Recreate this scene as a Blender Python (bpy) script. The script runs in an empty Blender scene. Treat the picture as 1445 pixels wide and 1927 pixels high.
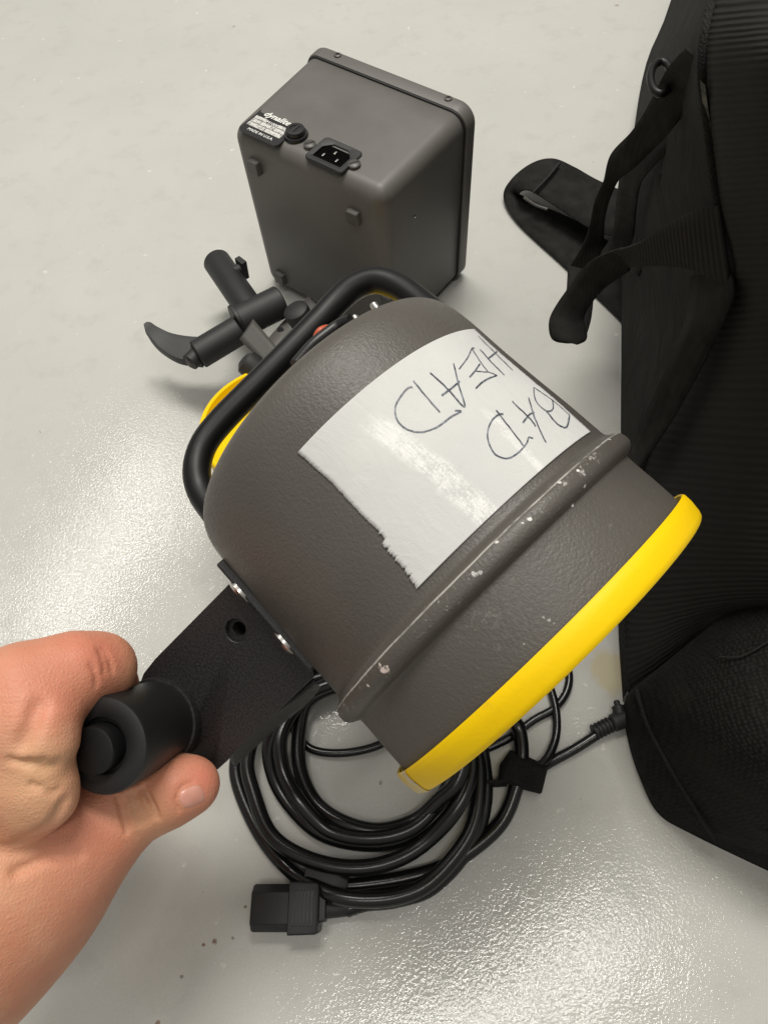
import bpy, bmesh, math, random
import numpy as np
from mathutils import Vector, Matrix
from mathutils.bvhtree import BVHTree
random.seed(7); rng = np.random.default_rng(7)
S = bpy.context.scene
COL = S.collection
R = math.radians

# ------------------------------------------------------------------ camera
F_PX, CX, CY = 1336.0, 722.5, 963.5
CAM_H, TILT, ROLL = 0.48, 0.488, -0.107
fwd = Vector((0, math.sin(TILT), -math.cos(TILT))); rt0 = Vector((1, 0, 0)); up0 = rt0.cross(fwd)
rt = math.cos(ROLL)*rt0 + math.sin(ROLL)*up0
up = -math.sin(ROLL)*rt0 + math.cos(ROLL)*up0
CAMP = Vector((0, 0, CAM_H))
cd = bpy.data.cameras.new('camera'); cam = bpy.data.objects.new('camera', cd); COL.objects.link(cam)
cam.matrix_world = Matrix.Translation(CAMP) @ Matrix((rt, up, -fwd)).transposed().to_4x4()
cd.sensor_fit = 'VERTICAL'; cd.sensor_height = 24; cd.sensor_width = 24
cd.lens = 24*F_PX/1927; cd.clip_start = .01; cd.clip_end = 60
S.camera = cam
def ray(u, v): return rt*((u-CX)/F_PX) - up*((v-CY)/F_PX) + fwd
def C(u, v, t): return CAMP + ray(u, v)*t                 # point at depth t
def G(u, v, z=0.0):                                       # point at height z
    d = ray(u, v); return CAMP + d*((z-CAM_H)/d.z)

# ------------------------------------------------------------------ light
w = bpy.data.worlds.new('World'); S.world = w; w.use_nodes = True
nt = w.node_tree; bg = nt.nodes['Background']
tcw = nt.nodes.new('ShaderNodeTexCoord'); sx = nt.nodes.new('ShaderNodeSeparateXYZ')
crw = nt.nodes.new('ShaderNodeValToRGB')
nt.links.new(tcw.outputs['Generated'], sx.inputs[0]); nt.links.new(sx.outputs['Z'], crw.inputs[0])
crw.color_ramp.elements[0].position = 0.0; crw.color_ramp.elements[0].color = (.26, .25, .23, 1)
crw.color_ramp.elements[1].position = 0.8; crw.color_ramp.elements[1].color = (.62, .61, .57, 1)
nt.links.new(crw.outputs[0], bg.inputs[0]); bg.inputs[1].default_value = .54
def area(name, loc, sx_, sy_, power, rz=0, col=(1, .965, .90)):
    l = bpy.data.lights.new(name, 'AREA'); l.shape = 'RECTANGLE'; l.size = sx_; l.size_y = sy_; l.energy = power; l.color = col
    o = bpy.data.objects.new(name, l); COL.objects.link(o); o.location = loc; o.rotation_euler = (0, 0, rz)
    return o
def mirror_spot(u, v, h=2.5):
    p = G(u, v); k = 1 + h/CAM_H; return (p.x*k, p.y*k, h)
area('overhead_light', mirror_spot(930, 1905), 1.2, .10, 8, R(20))
area('overhead_light', mirror_spot(200, 1040), 1.2, .13, 8.5, R(60))
mz = mirror_spot(800, 1120, 2.6); area('overhead_light', mz, 1.2, .6, 52, R(0))  # added fill lamp; its floor reflection falls behind the lamp head
S.view_settings.view_transform = 'Standard'; S.view_settings.look = 'None'
S.view_settings.exposure = .31; S.view_settings.gamma = 1
S.render.engine = 'CYCLES'
S.render.resolution_x = 767; S.render.resolution_y = 1024

# ------------------------------------------------------------------ materials
class NT:
    def __init__(s, name):
        s.m = bpy.data.materials.new(name); s.m.use_nodes = True
        s.t = s.m.node_tree; s.b = s.t.nodes['Principled BSDF']
        s.tc = s.t.nodes.new('ShaderNodeTexCoord')
    def n(s, k, **kw):
        x = s.t.nodes.new('ShaderNode'+k)
        for a, b in kw.items(): setattr(x, a, b)
        return x
    def l(s, a, b): s.t.links.new(a, b)
    def noise(s, scale, detail=3, rough=.55, co='Object', dist=0, vec=None):
        x = s.n('TexNoise'); x.inputs['Scale'].default_value = scale; x.inputs['Detail'].default_value = detail
        x.inputs['Roughness'].default_value = rough; x.inputs['Distortion'].default_value = dist
        s.l(vec if vec is not None else s.tc.outputs[co], x.inputs['Vector']); return x.outputs['Fac']
    def ramp(s, fac, stops):
        x = s.n('ValToRGB'); e = x.color_ramp.elements
        while len(e) < len(stops): e.new(.5)
        for i, (p, c) in enumerate(stops):
            e[i].position = p; e[i].color = (c if isinstance(c, tuple) else (c, c, c)) + (1,)
        s.l(fac, x.inputs[0]); return x.outputs[0]
    def mix(s, fac, a, b):
        x = s.n('Mix', data_type='RGBA')
        for sock, v in ((x.inputs[0], fac), (x.inputs[6], a), (x.inputs[7], b)):
            if isinstance(v, (int, float)): sock.default_value = v
            elif isinstance(v, tuple): sock.default_value = v+(1,)
            else: s.l(v, sock)
        return x.outputs[2]
    def math(s, op, a, b=0, c=0):
        x = s.n('Math', operation=op)
        for i, v in enumerate((a, b, c)):
            if isinstance(v, (int, float)): x.inputs[i].default_value = v
            else: s.l(v, x.inputs[i])
        return x.outputs[0]
    def bump(s, h, strength, dist=.001, prev=None):
        x = s.n('Bump'); x.inputs['Strength'].default_value = strength; x.inputs['Distance'].default_value = dist
        s.l(h, x.inputs['Height'])
        if prev is not None: s.l(prev, x.inputs['Normal'])
        return x.outputs[0]
    def set(s, color=None, rough=None, metal=None, normal=None, **kw):
        for key, v in (('Base Color', color), ('Roughness', rough), ('Metallic', metal), ('Normal', normal)):
            if v is None: continue
            if isinstance(v, tuple): s.b.inputs[key].default_value = v+(1,)
            elif isinstance(v, (int, float)): s.b.inputs[key].default_value = v
            else: s.l(v, s.b.inputs[key])
        for k, v in kw.items(): s.b.inputs[k.replace('_', ' ')].default_value = v
        return s.m
    def sep(s, co='Object'):
        x = s.n('SeparateXYZ'); s.l(s.tc.outputs[co], x.inputs[0]); return x.outputs

def plastic(name, col, rough=.4, bs=900, bstr=.15, bd=.0003, spec=.5):
    t = NT(name); n = t.noise(bs, 2); m = t.noise(25, 4)
    c = t.mix(t.ramp(m, [(.3, 0.), (.75, 1.)]), tuple(x*.9 for x in col), tuple(min(1, x*1.1) for x in col))
    r = t.math('ADD', t.math('MULTIPLY', m, .2), rough-.1)
    return t.set(c, r, normal=t.bump(n, bstr, bd), Specular_IOR_Level=spec)

M = {}
# floor: grey paint on concrete with an orange-peel skin
t = NT('floor_paint')
cl = t.noise(5, 5, .6); cl2 = t.noise(38, 6, .62); fine = t.noise(420, 2); fine2 = t.noise(150, 3)
base = t.mix(t.ramp(cl, [(.3, 0.), (.7, 1.)]), (.49, .487, .458), (.55, .545, .508))
base = t.mix(t.ramp(cl2, [(.30, .40), (.46, 0.)]), base, (.43, .42, .385))
base = t.mix(t.ramp(t.noise(900, 3, .7), [(.35, .22), (.6, 0.)]), base, (.38, .375, .345))
scm = t.n('Mapping'); scm.inputs['Scale'].default_value = (14, 160, 1); scm.inputs['Rotation'].default_value = (0, 0, .7); t.l(t.tc.outputs['Object'], scm.inputs[0])
base = t.mix(t.ramp(t.noise(1, 5, .75, vec=scm.outputs[0]), [(.66, 0.), (.74, .28)]), base, (.66, .65, .61))
base = t.mix(t.ramp(t.noise(95, 2), [(.71, 0.), (.76, .55)]), base, (.72, .71, .67))
base = t.mix(t.ramp(t.noise(160, 3, vec=None), [(.745, 0.), (.77, .6)]), base, (.16, .14, .11))
# worn patch with bare yellowish concrete next to the bag
def spot(t, p, r0, r1, wob=.35, nscale=60):
    vd = t.n('VectorMath', operation='DISTANCE'); t.l(t.tc.outputs['Object'], vd.inputs[0]); vd.inputs[1].default_value = p
    d = t.math('ADD', vd.outputs['Value'], t.math('MULTIPLY', t.math('SUBTRACT', t.noise(nscale, 5, .6), .5), r1*wob*4))
    return t.ramp(t.math('DIVIDE', d, r1), [(r0/r1, 1.), (1., 0.)])
q = G(1150, 1262)
base = t.mix(spot(t, (q.x, q.y, 0), .011, .017), base, (.50, .45, .32))
for (u, v, r_, c_) in [(462, 1706, .0011, (.22, .18, .14)), (383, 1778, .0012, (.22, .16, .12)), (404, 1772, .0016, (.22, .16, .12)), (438, 1765, .0010, (.25, .23, .2)), (342, 1838, .0012, (.25, .24, .22)), (298, 1925, .0016, (.26, .18, .13)), (716, 1473, .0013, (.25, .24, .22)), (440, 50, .0022, (.36, .3, .24)), (1160, 10, .003, (.36, .33, .27))]:
    q = G(u, v); base = t.mix(spot(t, (q.x, q.y, 0), r_*.6, r_, .6, 700), base, c_)
bn = t.bump(t.noise(560, 2, .5), 1.0, .00013); bn = t.bump(fine2, .10, .0006, bn); bn = t.bump(cl2, .08, .002, bn)
rg = t.math('ADD', t.math('MULTIPLY', cl2, .14), .03)
M['floor'] = t.set(base, rg, normal=bn, Specular_IOR_Level=.5, Coat_Weight=.3, Coat_Roughness=.08); t.l(bn, t.b.inputs['Coat Normal'])

# housing paint of the lamp head (object Z = lamp axis, front rim at 0)
def housing_mat(name, zs=True, col=(.090, .081, .071)):
    t = NT(name); a = t.noise(950, 3); b = t.noise(520, 3, .6); m = t.noise(14, 4)
    c = t.mix(t.ramp(m, [(.3, 0.), (.7, 1.)]), tuple(x*.88 for x in col), tuple(x*1.13 for x in col))
    c = t.mix(t.ramp(t.noise(330, 4, .7), [(.66, 0.), (.74, .45)]), c, (.2, .185, .165))
    if zs:
        z = t.sep()[2]
        # scuffs along the bead
        band = t.ramp(t.math('MULTIPLY', t.math('ABSOLUTE', t.math('ADD', z, .0312)), 100), [(.18, 1.), (.42, 0.)])
        sc = t.math('MULTIPLY', t.ramp(t.noise(260, 7, .8), [(.58, 0.), (.62, .9)]), t.ramp(t.noise(38, 3, .6), [(.50, 0.), (.62, 1.)]))
        c = t.mix(t.math('MULTIPLY', band, sc), c, (.55, .52, .49))
        line = t.ramp(t.math('MULTIPLY', t.math('ABSOLUTE', t.math('ADD', z, t.math('ADD', .0331, t.math('MULTIPLY', t.noise(60, 2), .0008)))), 500), [(.07, 1.), (.2, 0.)])
        sl = t.ramp(t.noise(45, 4, .7), [(.36, 0.1), (.52, 1.)])
        c = t.mix(t.math('MULTIPLY', line, sl), c, (.42, .40, .37))
        # rubbed area in front of the bead
        c = t.mix(t.math('MULTIPLY', t.ramp(t.math('MULTIPLY', t.math('ABSOLUTE', t.math('ADD', z, .016)), 50), [(.15, 1.), (.5, 0.)]),
                         t.math('MULTIPLY', t.ramp(t.noise(420, 5, .8), [(.54, 0.), (.60, .8)]), t.ramp(t.noise(24, 3, .6), [(.48, 0.), (.64, 1.)]))), c, (.25, .235, .22))
    n = t.bump(a, .6, .0004); n = t.bump(b, .25, .0005, n)
    return t.set(c, t.math('ADD', t.math('MULTIPLY', b, .25), .32), normal=n, Specular_IOR_Level=.45)
HOUSING_LATE = housing_mat
M['pack'] = plastic('warm_grey_smooth_paint', (.113, .106, .098), .48, 1200, .25, .0003)
M['black'] = plastic('satin_black_paint', (.012, .0115, .012), .36, 1500, .2, .0002)
M['blackgloss'] = plastic('black_rubber_grip', (.005, .005, .0054), .42, 700, .1, .0002, .35)
M['blackmatte'] = plastic('matte_black_plastic', (.017, .0165, .017), .55, 1400, .4, .0003)
t = NT('wrinkle_black_paint'); n = t.noise(900, 3, .6, dist=.4)
M['wrinkle'] = t.set(t.ramp(t.noise(1000, 3), [(.38, (.009, .0085, .009)), (.70, (.030, .027, .028))]), .5, normal=t.bump(n, .5, .0004))
M['cable'] = plastic('black_cable_jacket', (.007, .007, .0073), .24, 500, .1, .0003)
def weave(name, col, scale, spec=.2, fold=.5):
    t = NT(name); v = t.n('TexVoronoi'); v.inputs['Scale'].default_value = scale; v.inputs['Randomness'].default_value = .35
    t.l(t.tc.outputs['Object'], v.inputs[0]); d = v.outputs['Distance']
    c = t.mix(t.ramp(d, [(.15, 0.), (.6, 1.)]), tuple(x*1.45 for x in col), tuple(x*.45 for x in col))
    c = t.mix(t.ramp(t.noise(30, 5, .65), [(.45, 0.), (.8, .5)]), c, tuple(x*2.2 for x in col))
    c = t.mix(t.ramp(t.noise(800, 2), [(.76, 0.), (.8, .5)]), c, (.10, .095, .085))
    n = t.bump(t.noise(22, 4, .55, dist=.8), fold*1.3, .009); n = t.bump(d, .6, .0008, n)
    return t.set(c, .88, normal=n, Specular_IOR_Level=spec)
M['cloth'] = weave('black_bag_cloth', (.0165, .016, .0147), 1100)
M['padcloth'] = weave('black_pad_mesh_cloth', (.0115, .0112, .0104), 520, .15, .6)
t = NT('black_webbing'); wv = t.n('TexWave'); wv.inputs['Scale'].default_value = 160; wv.inputs['Distortion'].default_value = 1.2; wv.inputs['Detail'].default_value = 2
t.l(t.tc.outputs['Object'], wv.inputs['Vector'])
M['web'] = t.set(t.ramp(t.noise(90, 4), [(.3, (.008, .008, .0072)), (.75, (.021, .0202, .0186))]), .85, normal=t.bump(t.math('ADD', wv.outputs['Fac'], t.noise(1500, 2)), .35, .0005), Specular_IOR_Level=.2)
def ribmat(name, axis, scale, col):
    t = NT(name); mp = t.n('Mapping'); mp.inputs['Rotation'].default_value = axis
    t.l(t.tc.outputs['UV'], mp.inputs[0])
    wv = t.n('TexWave', bands_direction='Y'); wv.inputs['Scale'].default_value = scale; wv.inputs['Distortion'].default_value = .6; wv.inputs['Detail'].default_value = 1
    t.l(mp.outputs[0], wv.inputs['Vector'])
    c = t.mix(wv.outputs['Fac'], tuple(x*.78 for x in col), tuple(x*1.12 for x in col))
    c = t.mix(t.ramp(t.noise(14, 5), [(.4, 0.), (.8, .3)]), c, tuple(x*1.7 for x in col))
    return t.set(c, .85, normal=t.bump(wv.outputs['Fac'], .45, .0010), Specular_IOR_Level=.2)
t = NT('scuffed_cloth_edge'); mps = t.n('Mapping'); mps.inputs['Scale'].default_value = (300, 60, 60); mps.inputs['Rotation'].default_value = (0, .3, .6); t.l(t.tc.outputs['Object'], mps.inputs[0])
M['scuff'] = t.set(t.ramp(t.noise(1, 4, .7, vec=mps.outputs[0]), [(.42, (.013, .0125, .012)), (.66, (.12, .115, .10))]), .9)
M['rib'] = ribmat('black_ribbed_cloth', (0, 0, 0), 3.9, (.0165, .0162, .015))
M['ribweb'] = ribmat('black_ribbed_webbing', (0, 0, 0), 11, (.021, .019, .017))
t = NT('yellow_plastic'); m = t.noise(18, 5)
yc = t.mix(t.ramp(m, [(.35, 0.), (.7, 1.)]), (.88, .56, .001), (.92, .61, .001))
z = t.sep(); 
M['yellow'] = t.set(t.mix(t.ramp(t.noise(320, 5, .8), [(.66, 0.), (.72, .5)]), t.mix(t.ramp(t.noise(60, 6, .75), [(.58, 0.), (.70, .45)]), yc, (.60, .40, .02)), (.30, .22, .05)), .5, normal=t.bump(t.noise(500, 2), .2, .0004), Specular_IOR_Level=.22)
t = NT('worn_yellow_plastic')
M['wornyellow'] = t.set(t.ramp(t.noise(160, 5, .7), [(.38, (.72, .52, .08)), (.56, (.66, .58, .38)), (.68, (.22, .19, .12))]), .6)
t = NT('unlit_black_cavity'); M['void'] = t.set((.001, .001, .001), .9, Specular_IOR_Level=.05)
M['rubber'] = plastic('matte_black_rubber', (.0085, .0083, .0088), .5, 1400, .3, .0002)
M['orange'] = plastic('orange_plastic', (.45, .08, .03), .4)
t = NT('brushed_metal'); M['metal'] = t.set((.62, .60, .57), .28, 1.0, normal=t.bump(t.noise(900, 2), .2, .0003))
M['darkmetal'] = plastic('dark_grey_screw', (.07, .065, .06), .4, 900, .2, .0003)
M['white_ink'] = plastic('white_print', (.75, .75, .72), .5)
t = NT('silver_foil_print'); M['foil'] = t.set(t.ramp(t.noise(500, 4, .7), [(.36, (.22, .21, .2)), (.5, (.7, .69, .66))]), .35, .3)
t = NT('pen_ink'); M['ink'] = t.set(t.ramp(t.noise(420, 3), [(.36, (.20, .22, .26)), (.58, (.04, .048, .07))]), .5)
t = NT('white_tape_paper'); uv = t.n('SeparateXYZ'); t.l(t.tc.outputs['UV'], uv.inputs[0])
# two rubbed bands running from the rear edge to the front edge
def tapeband(t, off, wid, slope):
    cc_ = t.math('ADD', uv.outputs[1], t.math('MULTIPLY', uv.outputs[0], slope))
    return t.ramp(t.math('ABSOLUTE', t.math('SUBTRACT', cc_, off)), [(wid*.55, 1.), (wid, 0.)])
dmp = t.n('Mapping'); dmp.inputs['Scale'].default_value = (90, 60, 1); t.l(t.tc.outputs['UV'], dmp.inputs[0]); dots = t.n('TexVoronoi'); dots.inputs['Scale'].default_value = 1; dots.inputs['Randomness'].default_value = .35; t.l(dmp.outputs[0], dots.inputs[0])
bandA = t.math('MULTIPLY', tapeband(t, .235, .055, -.10), t.ramp(uv.outputs[0], [(.12, 0.), (.25, 1.)]))
bandB = t.math('MULTIPLY', tapeband(t, .60, .022, .0), t.ramp(uv.outputs[0], [(.5, 0.), (.62, .7)]))
bn_ = t.math('MAXIMUM', bandA, bandB)
pc = t.mix(t.ramp(t.noise(22, 4), [(.3, 0.), (.7, 1.)]), (.56, .56, .55), (.62, .62, .60))
smp = t.n('Mapping'); smp.inputs['Scale'].default_value = (10, 150, 1); t.l(t.tc.outputs['UV'], smp.inputs[0]); stn = t.noise(1, 4, .7, vec=smp.outputs[0])
pc = t.mix(t.math('MULTIPLY', t.math('MULTIPLY', bn_, t.ramp(stn, [(.34, .25), (.6, 1.)])), t.ramp(t.math('ADD', t.math('MULTIPLY', dots.outputs['Distance'], -.45), t.math('MULTIPLY', t.noise(160, 6, .75), 1.3)), [(.34, 0.), (.48, 1.)])), pc, (.80, .80, .78))
mpn = t.n('Mapping'); mpn.inputs['Scale'].default_value = (3, 9, 1); t.l(t.tc.outputs['UV'], mpn.inputs[0])
pn = t.bump(t.noise(1, 5, .6, dist=1.2, vec=mpn.outputs[0]), .3, .0015); pn = t.bump(t.noise(700, 3), .1, .0003, pn)
M['paper'] = t.set(pc, .8, normal=pn, Specular_IOR_Level=.2)
t = NT('human_skin')
sk = t.noise(22, 3); sk2 = t.noise(75, 5, .6)
sc = t.mix(t.ramp(sk, [(.40, 0.), (.60, 1.)]), (.57, .255, .152), (.65, .345, .215))
sc = t.mix(t.ramp(sk2, [(.35, .4), (.6, 0.)]), sc, (.56, .22, .125))
sc = t.mix(t.ramp(t.noise(120, 2), [(.765, 0.), (.79, .4)]), sc, (.30, .12, .06))
vc = t.n('VertexColor'); vc.layer_name = 'red'; 
vsep = t.n('SeparateColor'); t.l(vc.outputs[0], vsep.inputs[0])
sc = t.mix(vsep.outputs[0], sc, (.66, .22, .15)); sc = t.mix(vsep.outputs[1], sc, (.66, .39, .22))
vor = t.n('TexVoronoi', feature='DISTANCE_TO_EDGE'); vor.inputs['Scale'].default_value = 650; t.l(t.tc.outputs['Object'], vor.inputs[0])
mp3 = t.n('Mapping'); mp3.inputs['Rotation'].default_value = (.3, .2, .75); mp3.inputs['Scale'].default_value = (60, 420, 300); t.l(t.tc.outputs['Object'], mp3.inputs[0])
sn = t.bump(vor.outputs[0], .5, .0005); sn = t.bump(t.noise(1, 4, .6, vec=mp3.outputs[0]), .42, .0006, sn); sn = t.bump(t.noise(120, 3), .2, .001, sn)
M['skin'] = t.set(sc, t.math('ADD', t.math('MULTIPLY', sk2, .2), .42), normal=sn, Specular_IOR_Level=.35)
M['skin'].node_tree.nodes['Principled BSDF'].inputs['Subsurface Weight'].default_value = .25
M['skin'].node_tree.nodes['Principled BSDF'].inputs['Subsurface Radius'].default_value = (1, .35, .2)
M['skin'].node_tree.nodes['Principled BSDF'].inputs['Subsurface Scale'].default_value = .004
t = NT('finger_nail'); M['nail'] = t.set(t.mix(t.ramp(t.noise(60, 2), [(.3, 0.), (.7, 1.)]), (.62, .27, .20), (.68, .35, .27)), .28, Subsurface_Weight=.15, Subsurface_Scale=.002)

# ------------------------------------------------------------------ helpers
WM = {}
def tag(o, label=None, cat=None, group=None, kind=None):
    for k, v in (('label', label), ('category', cat), ('group', group), ('kind', kind)):
        if v: o[k] = v
    return o
def empty(name, loc, label=None, cat=None, group=None):
    o = bpy.data.objects.new(name, None); COL.objects.link(o); o.location = loc; o.empty_display_size = .02
    WM[o.name] = Matrix.Translation(loc); return tag(o, label, cat, group)
def mk(name, VF, mat, parent=None, frame=None, smooth=True, bevel=0, solid=0, sub=0, uv=None, auto=None, mats=None, midx=None):
    V, Fc = VF
    me = bpy.data.meshes.new(name)
    P = WM[parent.name] if parent else Matrix.Identity(4)
    if frame is None:
        if parent: frame = P.copy()
        else:
            vs = [Vector(v) for v in V]
            mn = Vector((min(v.x for v in vs)+max(v.x for v in vs), min(v.y for v in vs)+max(v.y for v in vs), 0))/2
            mn.z = min(v.z for v in vs); frame = Matrix.Translation(mn)
    inv = frame.inverted()
    me.from_pydata([tuple(inv @ Vector(v)) for v in V], [], [tuple(int(i) for i in f) for f in Fc]); me.validate()
    bm = bmesh.new(); bm.from_mesh(me); bmesh.ops.recalc_face_normals(bm, faces=bm.faces); bm.to_mesh(me); bm.free()
    me.materials.append(mat)
    for m_ in (mats or []): me.materials.append(m_)
    if midx is not None: me.polygons.foreach_set('material_index', midx)
    me.polygons.foreach_set('use_smooth', [smooth]*len(me.polygons))
    if smooth: me.set_sharp_from_angle(angle=R(auto or 40))
    if uv is not None:
        ul = me.uv_layers.new(name='UVMap')
        for lp in me.loops: ul.data[lp.index].uv = uv[lp.vertex_index]
    o = bpy.data.objects.new(name, me); COL.objects.link(o)
    if parent: o.parent = parent; o.matrix_basis = P.inverted() @ frame
    else: o.matrix_basis = frame
    WM[o.name] = frame
    if sub: x = o.modifiers.new('s', 'SUBSURF'); x.levels = x.render_levels = sub
    if solid: x = o.modifiers.new('t', 'SOLIDIFY'); x.thickness = solid; x.offset = 0
    if bevel: x = o.modifiers.new('b', 'BEVEL'); x.width = bevel; x.segments = 3; x.limit_method = 'ANGLE'; x.angle_limit = R(35)
    return o
def join(*parts):
    V, Fc = [], []
    for v, f in parts:
        k = len(V); V += list(v); Fc += [tuple(i+k for i in q) for q in f]
    return V, Fc
def catmull(P, n=8, closed=False):
    P = [np.array(p, float) for p in P]; N = len(P); out = []
    rngi = range(N if closed else N-1)
    for i in rngi:
        if closed: a, b, c, d = P[i-1], P[i], P[(i+1) % N], P[(i+2) % N]
        else: a, b, c, d = P[max(i-1, 0)], P[i], P[i+1], P[min(i+2, N-1)]
        for k in range(n):
            s = k/n; out.append(.5*((2*b)+(-a+c)*s+(2*a-5*b+4*c-d)*s*s+(-a+3*b-3*c+d)*s**3))
    if not closed: out.append(P[-1])
    return out
def tube(P, r, n=16, flat=None):
    """P list of points (already dense), r scalar or list"""
    P = [Vector(p) for p in P]; N = len(P); rr = r if hasattr(r, '__len__') else [r]*N
    V, Fc = [], []; T0 = (P[1]-P[0]).normalized()
    nrm = T0.orthogonal().normalized()
    for i in range(N):
        T = (P[min(i+1, N-1)]-P[max(i-1, 0)]).normalized()
        nrm = (nrm - T*nrm.dot(T)).normalized(); bi = T.cross(nrm)
        for k in range(n):
            a = 2*math.pi*k/n; V.append(P[i]+(nrm*math.cos(a)+bi*math.sin(a))*rr[i])
    for i in range(N-1):
        for k in range(n): Fc.append((i*n+k, i*n+(k+1) % n, (i+1)*n+(k+1) % n, (i+1)*n+k))
    Fc.append(tuple(range(n))[::-1]); Fc.append(tuple((N-1)*n+k for k in range(n)))
    return V, Fc
def frame_z(o, z, x=None):
    z = Vector(z).normalized(); x = Vector(x) if x is not None else z.orthogonal()
    x = (x - z*x.dot(z)).normalized(); y = z.cross(x)
    m = Matrix((x, y, z)).transposed().to_4x4(); m.translation = Vector(o); return m
def rev(prof, Fm, n=96, cap0=True, cap1=True):
    """surface of revolution, prof = [(s, r)]; s along frame z"""
    V, Fc = [], []
    for s, r in prof:
        for k in range(n):
            a = 2*math.pi*k/n; V.append(Fm @ Vector((r*math.cos(a), r*math.sin(a), s)))
    for i in range(len(prof)-1):
        for k in range(n): Fc.append((i*n+k, i*n+(k+1) % n, (i+1)*n+(k+1) % n, (i+1)*n+k))
    if cap0: Fc.append(tuple(range(n))[::-1])
    if cap1: Fc.append(tuple((len(prof)-1)*n+k for k in range(n)))
    return V, Fc
def cyl(p0, p1, r, n=40, ch=.0006):
    d = Vector(p1)-Vector(p0); L = d.length
    return rev([(0, r-ch), (ch, r), (L-ch, r), (L, r-ch)], frame_z(p0, d), n)
def boxl(Fm, x0, x1, y0, y1, z0, z1):
    V = [Fm @ Vector((x, y, z)) for z in (z0, z1) for x, y in ((x0, y0), (x1, y0), (x1, y1), (x0, y1))]
    return V, [(0, 3, 2, 1), (4, 5, 6, 7), (0, 1, 5, 4), (1, 2, 6, 5), (2, 3, 7, 6), (3, 0, 4, 7)]
def rrect(w, h, r, n=6, cx=0, cy=0):
    out = []
    for sx_, sy_, a0 in ((1, 1, 0), (-1, 1, 90), (-1, -1, 180), (1, -1, 270)):
        for k in range(n+1):
            a = R(a0+90*k/n); out.append((cx+sx_*(w/2-r)+r*math.cos(a), cy+sy_*(h/2-r)+r*math.sin(a)))
    return out
def extr(Fm, poly, z0, z1):
    n = len(poly)
    V = [Fm @ Vector((x, y, z)) for z in (z0, z1) for x, y in poly]
    return V, [tuple(range(n))[::-1], tuple(range(n, 2*n))] + [(i, (i+1) % n, n+(i+1) % n, n+i) for i in range(n)]
def loft(rings, caps=True, closed=True):
    n = len(rings[0]); V = [Vector(p) for r_ in rings for p in r_]; Fc = []
    for i in range(len(rings)-1):
        for k in range(n if closed else n-1): Fc.append((i*n+k, i*n+(k+1) % n, (i+1)*n+(k+1) % n, (i+1)*n+k))
    if caps and closed: Fc.append(tuple(range(n))[::-1]); Fc.append(tuple((len(rings)-1)*n+k for k in range(n)))
    return V, Fc
def ringplate(Fm, outer, c, levels):
    """plate with hole; outer polygon; levels=[(fn or radius, z)...] going inwards from the top edge; closes bottom too"""
    angs = sorted(set([round(2*math.pi*k/72, 5) for k in range(72)] + [round(math.atan2(y-c[1], x-c[0]) % (2*math.pi), 5) for x, y in outer]))
    def rad(poly, a):
        dx, dy = math.cos(a), math.sin(a); best = 1e9
        for i in range(len(poly)):
            x0, y0 = poly[i][0]-c[0], poly[i][1]-c[1]; x1, y1 = poly[(i+1) % len(poly)][0]-c[0], poly[(i+1) % len(poly)][1]-c[1]
            ex, ey = x1-x0, y1-y0; den = dx*ey-dy*ex
            if abs(den) < 1e-12: continue
            tt = (x0*ey-y0*ex)/den; ss = (x0*dy-y0*dx)/den
            if tt > 0 and -1e-6 <= ss <= 1+1e-6: best = min(best, tt)
        return best
    rings = []
    for shp, z in levels:
        rg_ = []
        for a in angs:
            r_ = shp if isinstance(shp, (int, float)) else rad(shp, a)
            rg_.append(Fm @ Vector((c[0]+r_*math.cos(a), c[1]+r_*math.sin(a), z)))
        rings.append(rg_)
    return rings
def ribbon(A, B, n=8):
    """two edge polylines -> strip, with uv in metres"""
    a = catmull(A, n); b = catmull(B, n); V, uv = [], []; L = 0
    m = 5; Fc = []
    for i in range(len(a)):
        if i: L += float(np.linalg.norm((a[i]+b[i])/2-(a[i-1]+b[i-1])/2))
        wd = float(np.linalg.norm(a[i]-b[i]))
        for k in range(m):
            V.append(Vector(a[i]+(b[i]-a[i])*k/(m-1))); uv.append((wd*k/(m-1)*10, L*10))
    for i in range(len(a)-1):
        for k in range(m-1): Fc.append((i*m+k, i*m+k+1, (i+1)*m+k+1, (i+1)*m+k))
    return (V, Fc), uv
def textmesh(s, size, shear=0, offset=0):
    c = bpy.data.curves.new('t', 'FONT'); c.body = s; c.size = size; c.shear = shear; c.offset = offset; c.align_x = 'CENTER'
    o = bpy.data.objects.new('t', c); COL.objects.link(o)
    me = bpy.data.meshes.new_from_object(o.evaluated_get(bpy.context.evaluated_depsgraph_get()))
    V = [v.co.copy() for v in me.vertices]; Fc = [tuple(p.vertices) for p in me.polygons]
    bpy.data.objects.remove(o); bpy.data.curves.remove(c); bpy.data.meshes.remove(me)
    return V, Fc
def xf(VF, Fm): return [Fm @ Vector(v) for v in VF[0]], VF[1]

# ------------------------------------------------------------------ floor
tag(mk('floor', ([(-6, -6, 0), (6, -6, 0), (6, 8, 0), (-6, 8, 0)], [(0, 1, 2, 3)]), M['floor'], smooth=False, frame=Matrix.Identity(4)), kind='structure')

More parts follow.
